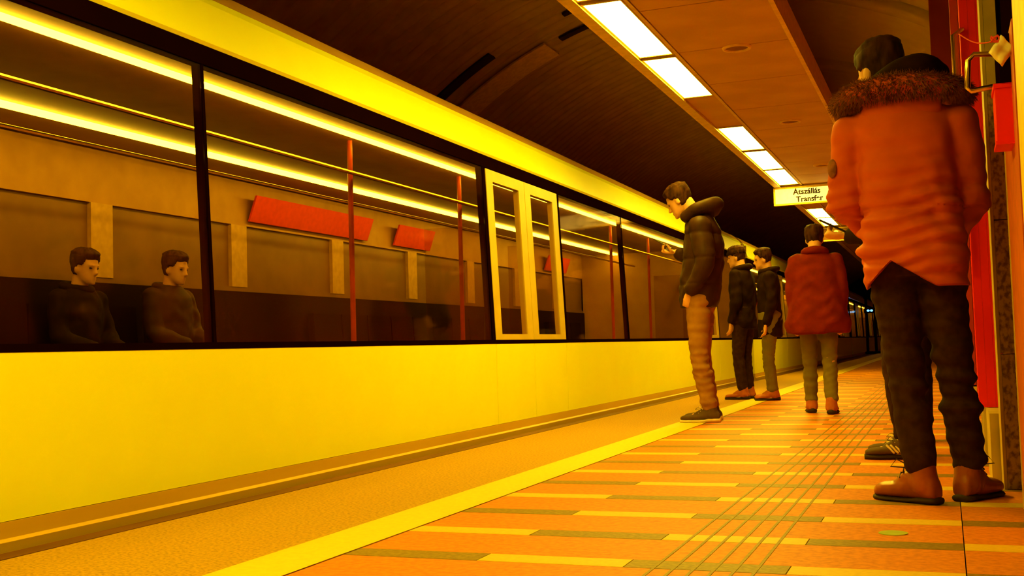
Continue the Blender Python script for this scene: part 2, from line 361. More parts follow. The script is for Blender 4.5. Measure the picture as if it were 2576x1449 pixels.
# ---------------------------------------------------------------- train
TX = -2.87
CL = 19.8
def make_car():
    t = obj('metro_car', None)
    H = CL
    doors = [3.3, 9.93, 16.5]; DW = 0.76
    lean0, lean1 = -0.05, -0.10
    # lower panels, sills
    edges = [0.0]+[e for d in doors for e in (d-DW, d+DW)]+[H]
    bays = list(zip(edges[::2], edges[1::2]))
    for a, b in bays:
        obj('lower_panel', MB().prism([(-0.06, 0.085), (0, 0.085), (0, 0.632), (-0.06, 0.632)], a, b), 'train', t)
    obj('sill', MB().prism([(-0.2, -0.02), (0.012, -0.02), (0.016, 0.02), (0.004, 0.03), (0.004, 0.083), (-0.2, 0.083)], 0, H), 'sill', t)
    obj('underframe', MB().box(-2.7, -0.1, 0.2, H-0.2, -1.0, -0.02), 'under', t)
    # upper band, trim and roof
    obj('black_trim', MB().prism([(-0.11, 1.855), (lean0+0.004, 1.855), (lean0+0.002, 1.94), (-0.11, 1.94)], 0, H), 'black', t)
    obj('upper_band', MB().prism([(-0.16, 1.94), (lean0, 1.94), (lean0+0.012, 1.955), (lean1+0.014, 2.15), (lean1-0.012, 2.19), (-0.16, 2.19)], 0, H), 'train', t)
    roof = [(lean1-0.012, 2.191), (-0.2, 2.28), (-0.5, 2.4), (-1.0, 2.47), (-1.39, 2.49), (-1.8, 2.47), (-2.3, 2.4), (-2.6, 2.28), (-2.68, 2.19)]
    obj('roof', MB().prism(roof, 0, H), 'soffit', t)
    # windows and pillars between doors
    def pane(a, b, name='window_pane', par=t, z0=0.66, z1=1.855, x=0.0, m='glass'):
        q = MB(); xa = lambda z: x+lean0*(z-0.632)/(1.94-0.632)
        q.prism([(xa(z0)-0.012, z0), (xa(z0)-0.006, z0), (xa(z1)-0.006, z1), (xa(z1)-0.012, z1)], a, b)
        return obj(name, q, m, par)
    def pillar(a, b, m='black', name='window_pillar', d=0.05):
        obj(name, MB().prism([(-d, 0.633), (0, 0.633), (lean0, 1.855), (lean0-d, 1.855)], a, b), m, t)
    obj('waist_rail', MB().prism([(-0.05, 0.632), (0.001, 0.632), (0, 0.66), (-0.05, 0.66)], 0, H), 'black', t)
    for a, b in bays:
        pillar(a, a+0.05); pillar(b-0.05, b)
        w = b-a
        if w > 3:
            mid = a+w*0.385
            pillar(mid-0.008, mid+0.008); pane(a+0.05, mid-0.008); pane(mid+0.008, b-0.05)
        else: pane(a+0.05, b-0.05)
    for d in doors:
        for s in (-1, 1):
            a, b = (d-DW+0.006, d-0.004) if s < 0 else (d+0.004, d+DW-0.006)
            m = MB(); st = 0.12
            def pr(a_, b_, z0, z1, dep=0.045, off=0.0):
                xa = lambda z: off+lean0*(z-0.632)/(1.94-0.632)
                m.prism([(xa(z0)-dep, z0), (xa(z0), z0), (xa(z1), z1), (xa(z1)-dep, z1)], a_, b_)
            pr(a, a+st, 0.66, 1.85); pr(b-st, b, 0.66, 1.85); pr(a+st, b-st, 1.77, 1.85); pr(a+st, b-st, 0.66, 0.70)
            leaf = obj('door_leaf', m, 'ochre', t)
            obj('kick_panel', MB().box(-0.05, 0.0, a, b, 0.085, 0.631), 'train', leaf)
            pane(a+st, b-st, 'door_pane', leaf, 0.70, 1.77)
    # inside
    obj('cabin_floor', MB().box(-2.72, -0.06, 0.02, H-0.02, 0.0, 0.03), 'carfloor', t)
    obj('cabin_ceiling', MB().box(-2.66, -0.14, 0.02, H-0.02, 2.1, 2.14), 'carceil', t)
    for xx, w in ((-0.85, 0.016), (-2.12, 0.034)):
        obj('light_strip', MB().prism([(xx-w, 2.1), (xx-w, 2.075), (xx+w, 2.075), (xx+w, 2.1)][::-1], 0.1, H-0.1), 'tube', t, label='bright tube strip')
    obj('far_lower_wall', MB().box(-2.78, -2.72, 0, H, -0.02, 1.19), 'farpane', t)
    obj('far_lining', MB().box(-2.72, -2.70, 0.02, H-0.02, 0.03, 1.15), 'carfloor', t)
    obj('far_header', MB().box(-2.78, -2.72, 0, H, 1.72, 2.19), 'carwall', t)
    k = 0; y = 0.02
    while y < H-0.3:
        b = min(y+1.66, H-0.02)
        obj('far_pillar', MB().box(-2.78, -2.715, y, y+0.22, 1.19, 1.72), 'carpillar', t)
        if b-y > 0.5: obj('far_window', MB().box(-2.76, -2.75, y+0.22, b, 1.19, 1.72), 'farpane', t)
        y += 1.66; k += 1
    for a in (0.0, H-0.05): obj('end_wall', MB().box(-2.72, -0.06, a, a+0.05, 0.03, 2.14), 'carwall', t)
    # longitudinal seats along both sides
    sm = MB().box(-0.45, 0.0, 0, 0.5, 0.36, 0.44).prism([(-0.03, 0.44), (0.0, 0.44), (-0.0, 0.98), (-0.06, 0.98), (-0.09, 0.44)][::-1], 0, 0.5)
    seatm = sm.mesh('seat'); seatm.materials.append(MT['seat'])
    for a, b in bays:
        n = int((b-a-0.5)/0.52)
        for i in range(n):
            yy = a+(b-a)/2+(i-n/2)*0.52
            obj('seat', seatm, None, t, loc=(-2.69, yy+0.5, 0), rz=math.pi)
    # rails, poles, adverts
    for xx in (-0.95, -1.75):
        obj('grab_rail', MB().tube([(xx, 0.3, 1.86), (xx, H-0.3, 1.86)], 0.014, 8), 'steel', t)
    for d in doors:
        for s in (-0.95, 0.95):
            obj('pole', MB().tube([(-1.0, d+s, 0.03), (-1.0, d+s, 2.1)], 0.019, 10), 'redpole', t)
            obj('draught_screen', MB().box(-0.5, -0.07, d+s*0.84-0.012, d+s*0.84+0.012, 0.1, 1.45), 'glass', t)
    for a, b in ((10.2, 12.3), (12.9, 13.8), (17.8, 18.8)):
        obj('advert_card', MB().prism([(-2.7, 1.76), (-2.68, 1.76), (-2.60, 1.98), (-2.62, 1.98)], a, b), 'adred', t)
    return t
car = make_car(); car.location = (TX, -2.1, 0)
car['label'] = 'long yellow metro car standing beside the man in the black padded jacket'
car['category'] = 'train car'; car['group'] = 'cars of the yellow metro train'
prev = car
for k, lab in ((1, 'second yellow metro car coupled between two others along the platform'),
               (2, 'last yellow metro car by the black barrier at the platform end')):
    c = copy_tree(car); c.location = (TX, -2.1+k*20.1, 0); c['label'] = lab
gw = MB()
for k in (0, 1):
    y0 = -2.1+CL+k*20.1
    m = MB()
    for j in range(6): m.box(-2.2+0.02*(j % 2), -0.55-0.02*(j % 2), 0.006+j*0.048, 0.054+j*0.048, 0.05, 2.1)
    obj('gangway_bellows', m, 'black', label=('black folded bellows joining the first and second car', 'black folded bellows joining the second and last car')[k],
        cat='bellows', loc=(TX, y0, 0))

# ---------------------------------------------------------------- signs
def text_mesh(s, size, ext=0.001):
    cu = bpy.data.curves.new('t', 'FONT'); cu.body = s; cu.size = size; cu.extrude = ext; cu.offset = size*0.03; cu.align_x = 'CENTER'
    o = bpy.data.objects.new('t', cu); COL.objects.link(o)
    bpy.context.view_layer.update()
    me = bpy.data.meshes.new_from_object(o.evaluated_get(bpy.context.evaluated_depsgraph_get()))
    bpy.data.objects.remove(o); bpy.data.curves.remove(cu)
    me.materials.clear()
    return me
def put_text(name, s, size, mt, par, x, z, y):
    me = text_mesh(s, size); o = obj(name, me, mt, par); o.location = (x, y, z); o.rotation_euler = (math.pi/2, 0, 0); return o
def sign(name, label, x0, x1, z0, z1, y, face, rim):
    t = obj(name, None, label=label, cat='sign', loc=((x0+x1)/2, y, z0))
    w, h = (x1-x0)/2, z1-z0
    obj('face', MB().box(-w+0.02, w-0.02, 0, 0.05, 0.02, h-0.02), face, t)
    obj('frame', MB().box(-w, -w+0.022, -0.008, 0.06, 0, h).box(w-0.022, w, -0.008, 0.06, 0, h).box(-w+0.022, w-0.022, -0.008, 0.06, 0, 0.022).box(-w+0.022, w-0.022, -0.008, 0.06, h-0.022, h), rim, t)
    for s in (-0.7, 0.7): obj('hanger', MB().box(s*w-0.01, s*w+0.01, 0.02, 0.04, h, SZ-z0+0.01), rim, t)
    return t
s1 = sign('transfer_sign', 'glowing white transfer sign hanging under the soffit', -2.0, -0.88, 2.345, 2.578, 14.66, 'sign', 'fascia')
put_text('lettering', 'Átszállás', 0.098, 'ink', s1, -0.14, 0.132, -0.003)
put_text('lettering', 'Transfer', 0.098, 'ink', s1, -0.11, 0.035, -0.003)
m = MB(); m.tube([(0.20+0.075*math.cos(a*math.pi/16), -0.002, 0.115+0.075*math.sin(a*math.pi/16)) for a in range(33)], 0.008, 6)
obj('ring_emblem', m, 'ink', s1)
s2 = sign('departure_display', 'brown departure display with yellow digits hanging under the soffit', -2.0, -0.88, 2.34, 2.585, 20.45, 'display', 'frame')
put_text('digits', '8 : 50', 0.19, 'led', s2, -0.12, 0.055, -0.004)

# ---------------------------------------------------------------- right-hand fittings
t = obj('granite_pillar', None, label='speckled granite pillar beside the red cabinet', cat='pillar', loc=(0.36, 4.82, 0))
for k in range(3):
    z = k*0.52
    o = obj('granite_block', MB().box(-0.165, 0.3, -0.12, 0.06, z+0.002, z+0.518), 'granite', t)
obj('corner_strip', MB().box(-0.178, -0.166, -0.12, 0.06, 0.0, 3.1), 'tan', t)
obj('upper_post', MB().box(-0.165, -0.12, -0.12, 0.06, 1.56, 3.1), 'tan', t)
obj('upper_cladding', MB().box(-0.12, 0.3, -0.1, 0.06, 1.56, 3.1), 'black', t)
t = obj('red_cabinet', None, label='tall narrow bright red metal cabinet on a tan stone plinth', cat='cabinet', loc=(0.178, 5.3, 0))
for k in range(3): obj('red_sheet', MB().box(-0.056+0.034*k, -0.0225+0.034*k, 0.0, 0.3, 0.28, 3.0), 'red', t)
obj('back_frame', MB().box(-0.052, 0.05, 0.01, 0.3, 0.28, 3.0), 'darkred', t)
for k in range(4): obj('plinth_stone', MB().box(-0.03+0.012*(k % 2), 0.09, -0.4+0.42*k+0.002, 0.02+0.42*k-0.002, 0, 0.278), 'tan', t)
obj('side_sheet', MB().box(-0.092, -0.058, 0.2, 0.3, 0.37, 3.0), 'darkred', t)
obj('side_strip', MB().box(0.052, 0.062, -0.03, 0.0, 0.28, 3.0), 'tan', t)
t = obj('red_pillar', None, label='dark red clad square pillar rising to the green vault', cat='pillar', loc=(0.13, 9.1, 0))
obj('front_cladding', MB().box(-0.135, 0.06, 0, 0.03, 0.3, 3.58), 'darkred', t)
obj('side_cladding', MB().box(-0.135, 0.135, 0.032, 0.9, 0.3, 3.58), 'darkred', t)
obj('plinth', MB().box(-0.125, 0.135, 0.005, 0.9, 0, 0.3), 'tan', t)
obj('brass_rail', MB().tube([(0.095, 5.24, 0.9), (0.095, 5.24, 1.92), (0.13, 5.28, 1.95)], 0.013, 12).mesh('r', True), 'brass',
    label='vertical brass rail on the edge of the red cabinet', cat='rail')
# gate leaf with lock, handle, red box
t = obj('metal_gate', None, label='orange red metal gate leaf standing open along the platform', cat='gate', loc=(0.225, 3.35, 0))
obj('leaf', MB().box(-0.015, 0.015, 0, 0.62, 0.03, 1.47), 'doorred', t)
obj('upper_panel', MB().box(-0.014, 0.014, 0, 0.5, 1.475, 2.8), 'black', t)
obj('edge_trim', MB().box(-0.018, 0.018, 0.62, 0.64, 0.03, 1.3), 'tan', t)
obj('hinge_post', MB().box(-0.012, 0.02, -0.04, -0.002, 0, 2.8), 'doorred', t)
lk = obj('lock_plate', MB().box(-0.045, -0.015, 0.12, 0.36, 1.32, 1.46), 'black', t)
hd = obj('handle', MB().tube([(-0.03, 0.3, 1.445), (-0.105, 0.3, 1.452), (-0.122, 0.3, 1.435), (-0.128, 0.3, 1.352), (-0.118, 0.3, 1.340), (-0.03, 0.3, 1.35)], 0.0085, 12).mesh('h', True), 'brass', t)
hd['label'] = 'bent shiny brass handle'
rb = obj('red_box', MB().box(-0.06, -0.015, 0.13, 0.27, 1.15, 1.318), 'red', t); rb['label'] = 'small red box below the handle'
obj('lid_rim', MB().box(-0.064, -0.015, 0.126, 0.274, 1.306, 1.319), 'red', rb)
obj('base_rim', MB().box(-0.064, -0.015, 0.126, 0.274, 1.142, 1.152), 'red', rb)
pt = obj('paper_tag', None, label='crumpled white paper tag tied with red string at the handle', cat='tag', loc=(0.185, 3.42, 1.40))
m = MB(); gx = 6
for j in range(gx):
    for i in range(gx):
        u, w = i/(gx-1)-0.5, j/(gx-1)-0.5
        k = 0.045
        x, z = (u-w)*k*0.75, (u+w)*k
        m.v.append((x, 0.006*math.sin(u*9)+0.005*math.cos(w*11), z))
m.f = [(j*gx+i, j*gx+i+1, (j+1)*gx+i+1, (j+1)*gx+i) for j in range(gx-1) for i in range(gx-1)]
o = obj('paper', m.mesh('paper', True), 'paper', pt); sd = o.modifiers.new('s', 'SOLIDIFY'); sd.thickness = 0.002
m = MB(); pts = []
for i in range(15):
    u = i/14; pts.append((-0.01-0.094*u, 0.01+0.2*u, 0.03+0.085*u**0.8-0.022*math.sin(u*math.pi)))
m.tube(pts, 0.002, 6)
m.tube([(-0.015+0.012*math.cos(a*0.9), 0.004, 0.036+0.01*math.sin(a*1.3)) for a in range(14)], 0.003, 6)
obj('string', m.mesh('string', True), 'string', pt)
t = obj('yellow_post', None, label='yellow painted steel post in front of the red gate', cat='post', loc=(0.229, 2.82, 0))
pst = obj('shaft', MB().prism([(-0.042, 0.012), (0.045, 0.012), (0.045, 2.85), (-0.042, 2.85)], -0.25, 0.12), 'post', t)
bv = pst.modifiers.new('b', 'BEVEL'); bv.width = 0.012; bv.segments = 3
obj('base_plate', MB().box(-0.038, 0.05, -0.26, 0.13, 0, 0.012), 'doorred', t)

# barrier at the platform end
t = obj('end_barrier', None, label='black metal barrier gate at the far platform end', cat='barrier', loc=(-2.55, 43.5, 0))
for k in range(5): obj('upright', MB().tube([(-0.18+0.3*k, 0, 0.08), (-0.18+0.3*k, 0, 2.1)], 0.05, 8), 'black', t)
obj('foot_rail', MB().tube([(-0.22, -0.3, 0.06), (0, 0, 0.06), (1.2, 0, 0.1)], 0.05, 8), 'black', t)
obj('top_rail', MB().tube([(-0.22, 0, 2.1), (1.2, 0, 2.1)], 0.05, 8), 'black', t)
bl = obj('signal_lamps', None, label='row of small blue signal lamps on the far barrier', cat='signal', loc=(-2.45, 43.35, 1.62))
obj('housing', MB().box(-0.35, 0.45, 0, 0.09, -0.09, 0.09), 'black', bl)
for x, r in ((-0.2, 0.05), (-0.08, 0.05), (0.2, 0.09)): obj('lamp', MB().ell((x, 0, 0), (r, 0.03, r*0.8)), 'blue', bl)

# ---------------------------------------------------------------- people
def remesh(mb, voxel, smooth=4, fac=0.5):
    me = mb.mesh('tmp'); o = bpy.data.objects.new('tmp', me); COL.objects.link(o)
    r = o.modifiers.new('r', 'REMESH'); r.mode = 'VOXEL'; r.voxel_size = voxel; r.use_smooth_shade = True
    if smooth:
        s = o.modifiers.new('s', 'SMOOTH'); s.factor = fac; s.iterations = smooth
    dg = bpy.context.evaluated_depsgraph_get(); dg.update()
    out = bpy.data.meshes.new_from_object(o.evaluated_get(dg))
    bpy.data.objects.remove(o); bpy.data.meshes.remove(me)
    out.polygons.foreach_set('use_smooth', [True]*len(out.polygons))
    return out
def displace(me, fn):
    n = len(me.vertices); co = np.empty(n*3); no = np.empty(n*3)
    me.vertices.foreach_get('co', co); me.vertices.foreach_get('normal', no)
    co = co.reshape(-1, 3); no = no.reshape(-1, 3)
    me.vertices.foreach_set('co', fn(co, no).ravel()); me.update()
def folds(amp, kz=30, seed=0, kx=5, zr=None):
    rg = np.random.RandomState(seed); ph = rg.rand(12)*6.28
    def fn(co, no):
        x, y, z = co.T
        warp = 0.9*np.sin(x*kx*2+ph[0])+0.8*np.sin(y*kx*2.3+ph[1])+0.5*np.sin((x+y)*kx*4+ph[2])+0.6*np.sin(x*kx*5.5-z*6+ph[6])
        w = np.sin(z*kz+warp*1.6+ph[3])*0.6+np.sin(z*kz*1.9-warp*2.3+ph[4])*0.45+0.35*np.sin(z*kz*0.53+warp*1.2+ph[5])
        w *= 0.45+0.55*np.sin(x*9+z*7+ph[7])*np.sin(y*8-z*5+ph[8])+0.3
        a = amp if zr is None else amp*np.interp(z, zr[0], zr[1])
        return co+no*(a*w)[:, None]
    return fn
def V(*a): return Vector(a)
def lerp(a, b, t): return Vector(a)*(1-t)+Vector(b)*t
def rings(mb, rows, n=28, sq=2.0):                  # rows: (x, y, z, rx, ry)
    m = len(rows); v = []
    for x, y, z, rx, ry in rows:
        for k in range(n):
            th = 2*math.pi*k/n; c, s = math.cos(th), math.sin(th)
            e = 2.0/sq
            v.append((x+rx*math.copysign(abs(c)**e, c), y+ry*math.copysign(abs(s)**e, s), z))
    f = [(j*n+k, j*n+(k+1) % n, (j+1)*n+(k+1) % n, (j+1)*n+k) for j in range(m-1) for k in range(n)]
    f += [tuple(range(n-1, -1, -1)), tuple(range((m-1)*n, m*n))]
    mb.add(v, f)
HEAD = [(0.000, .022, .076, .030), (.012, .036, .088, .0), (.03, .049, .093, -.03), (.055, .058, .092, -.058), (.08, .065, .090, -.078),
        (.11, .071, .090, -.090), (.14, .075, .093, -.098), (.17, .074, .088, -.099), (.195, .065, .070, -.088), (.215, .048, .045, -.065),
        (.228, .026, .015, -.035), (.232, .008, -.002, -.016)]
def head_rows(nlev):
    z = np.linspace(0, .232, nlev); H = np.array(HEAD)
    return [(zz, *[np.interp(zz, H[:, 0], H[:, k]) for k in (1, 2, 3)]) for zz in z]
def head_xf(P):
    rx, ry, rz = P.get('head_rot', (0, 0, 0)); s = P.get('head_scale', 1.0)
    R = Matrix.Rotation(rz, 3, 'Z') @ Matrix.Rotation(-rx, 3, 'X') @ Matrix.Rotation(ry, 3, 'Y')
    piv = Vector((0, -0.02, 0.03)); hd = Vector(P['head'])
    return lambda p: hd+R @ ((Vector(p)-piv)*s), R
def add_head(mb, P):
    xf, R = head_xf(P); n = 26; rows = head_rows(24); v = []
    for z, wx, yf, yb in rows:
        for k in range(n):
            th = 2*math.pi*k/n
            v.append(xf((wx*math.sin(th), (yf+yb)/2+(yf-yb)/2*math.cos(th), z)))
    m = len(rows)
    f = [(j*n+k, (j+1)*n+k, (j+1)*n+(k+1) % n, j*n+(k+1) % n) for j in range(m-1) for k in range(n)]
    f += [tuple(range(n)), tuple(range(m*n-1, (m-1)*n-1, -1))]
    mb.add(v, f)
    mb.tube([xf((0, .090, .122)), xf((0, .102, .095)), xf((0, .108, .080))], [.008, .010, .013], 10)
    mb.ell(xf((0, .096, .076)), (.017, .012, .008), R)
    for s in (-1, 1): mb.ell(xf((s*.076, -.008, .10)), (.009, .019, .031), R)
    mb.ell(xf((0, .090, .048)), (.024, .008, .006), R); mb.ell(xf((0, .088, .038)), (.02, .009, .006), R)
    mb.ell(xf((0, .086, .133)), (.05, .012, .008), R); mb.ell(xf((0, .083, .012)), (.022, .014, .013), R)
def add_hair(P, par, material='hair', thick=.012, style='short', seed=1):
    xf, R = head_xf(P); n = 56; rows = head_rows(36); v = []; rg = np.random.RandomState(seed)
    rr = rg.rand(8)*6.28
    for z, wx, yf, yb in rows:
        for k in range(n):
            th = 2*math.pi*k/n; a = abs((th+math.pi) % (2*math.pi)-math.pi)/math.pi      # 0 front, 1 back
            line = np.interp(a, [0, .28, .38, .46, .6, 1], [.172, .165, .12, .125, .05, .035])
            cover = max(0.0, min(1.0, (z-line)/.016))
            tuft = .35*math.sin(th*9+z*60+rr[0])+.3*math.sin(th*17-z*90+rr[1])+.3*math.sin(th*5+z*140+rr[2])
            t = -0.012+cover*(thick+.012+thick*.28*tuft+.006*max(0.0, min(1.0, (z-.12)/.06)))
            if cover >= 1 and z > .19: t += .004
            cx, cyy = 0, (yf+yb)/2; half = (yf-yb)/2
            p = Vector(((wx+t)*math.sin(th), cyy+(half+t)*math.cos(th), z+(t*1.0 if z > .17 else 0)))
            v.append(xf(p))
    m = len(rows)
    f = [(j*n+k, (j+1)*n+k, (j+1)*n+(k+1) % n, j*n+(k+1) % n) for j in range(m-1) for k in range(n)]
    f += [tuple(range(m*n-1, (m-1)*n-1, -1))]
    o = obj('hair', MB().add(v, f).mesh('hair', True), material, par)
    return o
def add_hand(mb, wr, d, nrm, side, curl=0.5, spread=0.0, thumb=0.4):
    d = Vector(d).normalized(); nrm = Vector(nrm); nrm = (nrm-d*nrm.dot(d)).normalized()
    s = d.cross(nrm).normalized()*side               # towards the thumb
    wr = Vector(wr)
    mb.tube([wr, wr+d*.03, wr+d*.06, wr+d*.088], [.026, .036, .041, .038], 14, up=nrm, flat=0.42)
    for k, (off, L) in enumerate(((.030, .072), (.010, .080), (-.010, .075), (-.029, .060))):
        b = wr+d*(.084-.006*abs(k-1))+s*off
        dd = (d+s*spread*off*6).normalized(); p = [b-dd*.015, b]; ang = 0
        for seg, fr in enumerate((.45, .32, .23)):
            ang += curl*(1.0, 1.1, .7)[seg]
            q = dd*math.cos(ang)+nrm*math.sin(ang); p.append(p[-1]+q*L*fr)
        mb.tube(p, [.0088, .0092, .0086, .0078, .0065], 10)
    b = wr+d*.025+s*.03
    t1 = (s*.75+d*.7+nrm*thumb).normalized(); t2 = (d*.9+s*.2+nrm*thumb*1.5).normalized()
    mb.tube([b-s*.015, b+t1*.032, b+t1*.032+t2*.03, b+t1*.032+t2*.054], [.014, .0115, .010, .0075], 10)
def limb(mb, pts, rad, n=18, sub=5):
    P = []; R = []
    pts = [Vector(p) for p in pts]
    for i in range(len(pts)-1):
        for k in range(sub):
            t = k/sub; P.append(pts[i].lerp(pts[i+1], t)); R.append(rad[i]*(1-t)+rad[i+1]*t)
    P.append(pts[-1]); R.append(rad[-1])
    for _ in range(2):                               # soften the bends a little
        Q = P[:]
        for i in range(1, len(P)-1): Q[i] = P[i]*.5+(P[i-1]+P[i+1])*.25
        P = Q
    mb.tube(P, R, n)
def spine(P, z):
    a, b, c = Vector(P['pelvis']), Vector(P['chest']), Vector(P['neck'])
    if z <= b.z: return a.lerp(b, (z-a.z)/(b.z-a.z))
    return b.lerp(c, (z-b.z)/(c.z-b.z))
def torso(mb, P, prof, sq=2.3):
    rings(mb, [(spine(P, z).x+dx, spine(P, z).y+dy, z, rx, ry) for z, rx, ry, dx, dy in prof], 32, sq)
def body_mesh(P, voxel):
    mb = MB(); pz, cz, nz = P['pelvis'][2], P['chest'][2], P['neck'][2]
    torso(mb, P, [(pz-.09, .10, .08, 0, 0), (pz-.04, .15, .10, 0, 0), (pz+.05, .15, .10, 0, 0), (pz+.17, .125, .09, 0, 0), (cz, .15, .105, 0, 0),
                  (cz+.1, .155, .10, 0, 0), (nz-.03, .12, .07, 0, 0), (nz, .06, .055, 0, 0)], 2.0)
    nk = Vector(P['neck']); hd = Vector(P['head'])
    limb(mb, [nk+V(0, 0, -.05), nk.lerp(hd, .5), hd+V(0, 0, .05)], [.062, .054, .052])
    add_head(mb, P)
    for s in 'LR':
        limb(mb, [P['hip'+s], P['knee'+s], P['ankle'+s]], [.075, .052, .036])
        fd = V(math.sin(P['toe'+s]), math.cos(P['toe'+s]), 0); an = Vector(P['ankle'+s]); an0 = V(an.x, an.y, an.z-.055)
        limb(mb, [an+V(0, 0, .02), an0+fd*.02, an0+fd*.12], [.034, .034, .024])
        limb(mb, [P['sh'+s], P['el'+s], P['wr'+s]], [.048, .038, .026])
        d, nr, cu, th = P['hand'+s]
        add_hand(mb, P['wr'+s], d, nr, 1 if s == 'L' else -1, cu, 0.0, th)
    return remesh(mb, voxel, 2)
def shoe(par, ankle, toe, L=.29, W=.05, hgt=.075, up=.10, upper='boot', sole='sole', solez=.03, laces=None, stripes=None, lift=0.0, pitch=0.0):
    fd = V(math.sin(toe), math.cos(toe), 0); sd = V(fd.y, -fd.x, 0)
    an = Vector(ankle); org = V(an.x, an.y, lift)-fd*(L*.26)
    Rp = Matrix.Rotation(pitch, 3, sd)
    def X(f, s, z):
        p = Rp @ (fd*f+sd*s+V(0, 0, z)); return org+p
    prof = [(0, .62, .60), (.04, .8, .95), (.12, .86, 1.0), (.25, .84, 1.08), (.38, .82, 1.02), (.5, .9, .76), (.65, 1.0, .64), (.8, .98, .58), (.9, .82, .5), (.97, .5, .38), (1.0, .25, .28)]
    def loft(z0, z1f, ex):
        mb = MB(); n = 16; v = []
        for t, w, h in prof:
            for k in range(n):
                th = 2*math.pi*k/n; c, s = math.cos(th), math.sin(th)
                z = z0+(z1f(t, h)-z0)*(.5+.5*math.copysign(abs(s)**.75, s))
                v.append(X(t*L+(ex if t > .9 else (-ex if t < .03 else 0)), (W*w+ex)*math.copysign(abs(c)**.7, c)*(1 if s < .3 else (1.15-.55*s)), z))
        m = len(prof)
        f = [(j*n+k, j*n+(k+1) % n, (j+1)*n+(k+1) % n, (j+1)*n+k) for j in range(m-1) for k in range(n)]
        f += [tuple(range(n-1, -1, -1)), tuple(range((m-1)*n, m*n))]
        return mb.add(v, f)
    u = loft(solez*.8, lambda t, h: solez+hgt*h, 0)
    u.tube([X(L*.2, 0, solez+hgt*.5), X(L*.22, 0, solez+hgt+up*.5), X(L*.22, 0, solez+hgt+up)], [.05, .045, .043], 16)
    u.tube([X(L*.30, 0, solez+hgt*.6), X(L*.45, 0, solez+hgt*.75), X(L*.6, 0, solez+hgt*.45)], [.045, .034, .025], 14)
    so = obj('shoe', remesh(u, .006, 3), upper, par)
    obj('sole', loft(0.0, lambda t, h: solez*(1.5 if t < .3 else 1.0), .003).mesh('sole', True), sole, so)
    if laces:
        m = MB()
        for k in range(4):
            f0 = .58-.055*k; z = solez+hgt*(.62+.22*k)
            m.tube([X(L*f0, -.026, z-.004), X(L*f0+.012, 0, z+.012), X(L*f0, .026, z-.004)], .0028, 6)
        for s in (-1, 1):
            m.tube([X(L*.42+.01, 0, solez+hgt*1.3), X(L*.44+.03, s*.03, solez+hgt*1.55), X(L*.44+.045, s*.045, solez+hgt*1.25), X(L*.42+.02, s*.01, solez+hgt*1.2)], .0022, 6)
        obj('laces', m.mesh('laces', True), laces, so)
    if stripes:
        for k in range(3):
            m = MB(); pts = []
            for i in range(6):
                q = i/5; pts.append(X(L*(.36+.07*k)+.03*q, W*.86-.012*q**2, solez+.008+hgt*.6*q))
            m.tube(pts, .006, 6); pts2 = [X(L*(.36+.07*k)+.03*i/5, -(W*.86-.012*(i/5)**2), solez+.008+hgt*.6*i/5) for i in range(6)]
            m.tube(pts2, .006, 6)
            obj('stripe', m.mesh('stripe', True), stripes, so)
    return so
def trousers(par, P, mt, rt=.088, rk=.068, ra=.06, amp=.006, seed=1, voxel=.011, cuff=.025):
    mb = MB(); pz = P['pelvis'][2]
    torso(mb, P, [(pz-.12, .13, .11, 0, 0), (pz-.06, .165, .12, 0, 0), (pz+.03, .165, .118, 0, 0), (pz+.1, .155, .112, 0, 0)], 2.1)
    for s in 'LR':
        h, k, a = Vector(P['hip'+s]), Vector(P['knee'+s]), Vector(P['ankle'+s])
        limb(mb, [h+V(0, 0, .02), h.lerp(k, .3), k, k.lerp(a, .5), a+V(0, 0, cuff)], [rt+.01, rt, rk, rk*.97, ra], 20)
    me = remesh(mb, voxel, 5)
    displace(me, folds(amp, 58, seed, 4, ([.05, .25, .4, .55, .8], [1.3, .8, 1.4, .6, 1.0])))
    return obj('trousers', me, mt, par)
def person(label, base, rz, P, voxel=.008):
    me = body_mesh(P, voxel)
    o = obj('person', me, 'skin', label=label, cat='person', loc=(base[0], base[1], 0), rz=rz)
    xf, R = head_xf(P); m = MB()
    for s in (-1, 1): obj('eye', MB().ell(xf((s*.031, .0795, .116)), (.013, .008, .007), R).mesh('eye', True), 'eye', o)
    return o

HANG = ((0, .1, -1), (0, 1, 0), .35, .3)
# --- man in the orange parka (faces away from the camera)
P = dict(pelvis=(-.075, 0, .93), chest=(-.085, .0, 1.24), neck=(-.10, .01, 1.47), head=(-.135, .06, 1.53), head_rot=(.28, 0, .7), head_scale=.98,
         hipL=(-.155, 0, .86), hipR=(.005, .01, .86), kneeL=(-.122, .02, .47), kneeR=(.046, .03, .47), ankleL=(-.088, -.045, .10), ankleR=(.076, .06, .10), toeL=-1.0, toeR=.55,
         shL=(-.265, 0, 1.37), shR=(.09, 0, 1.37), elL=(-.31, .06, 1.11), elR=(.125, .05, 1.08), wrL=(-.26, .27, 1.04), wrR=(.06, .25, .99),
         handL=((.2, 1, .1), (.6, -.2, .7), .5, .3), handR=((-.5, .8, 0), (-.6, 0, .6), .5, .3))
om = person('man in an orange parka with fur hood and brown boots, seen from behind', (-.02, 4.33), 0, P, .007)
trousers(om, P, 'jeans', .083, .067, .061, .008, 3, .008, .052)
mb = MB()
torso(mb, P, [(.765, .178, .148, .0, -.02), (.85, .183, .15, 0, -.02), (.98, .18, .145, 0, -.015), (1.1, .168, .135, 0, -.01), (1.25, .168, .14, 0, -.01), (1.36, .18, .13, 0, -.01), (1.43, .165, .105, 0, -.01), (1.49, .085, .085, 0, 0)], 2.5)
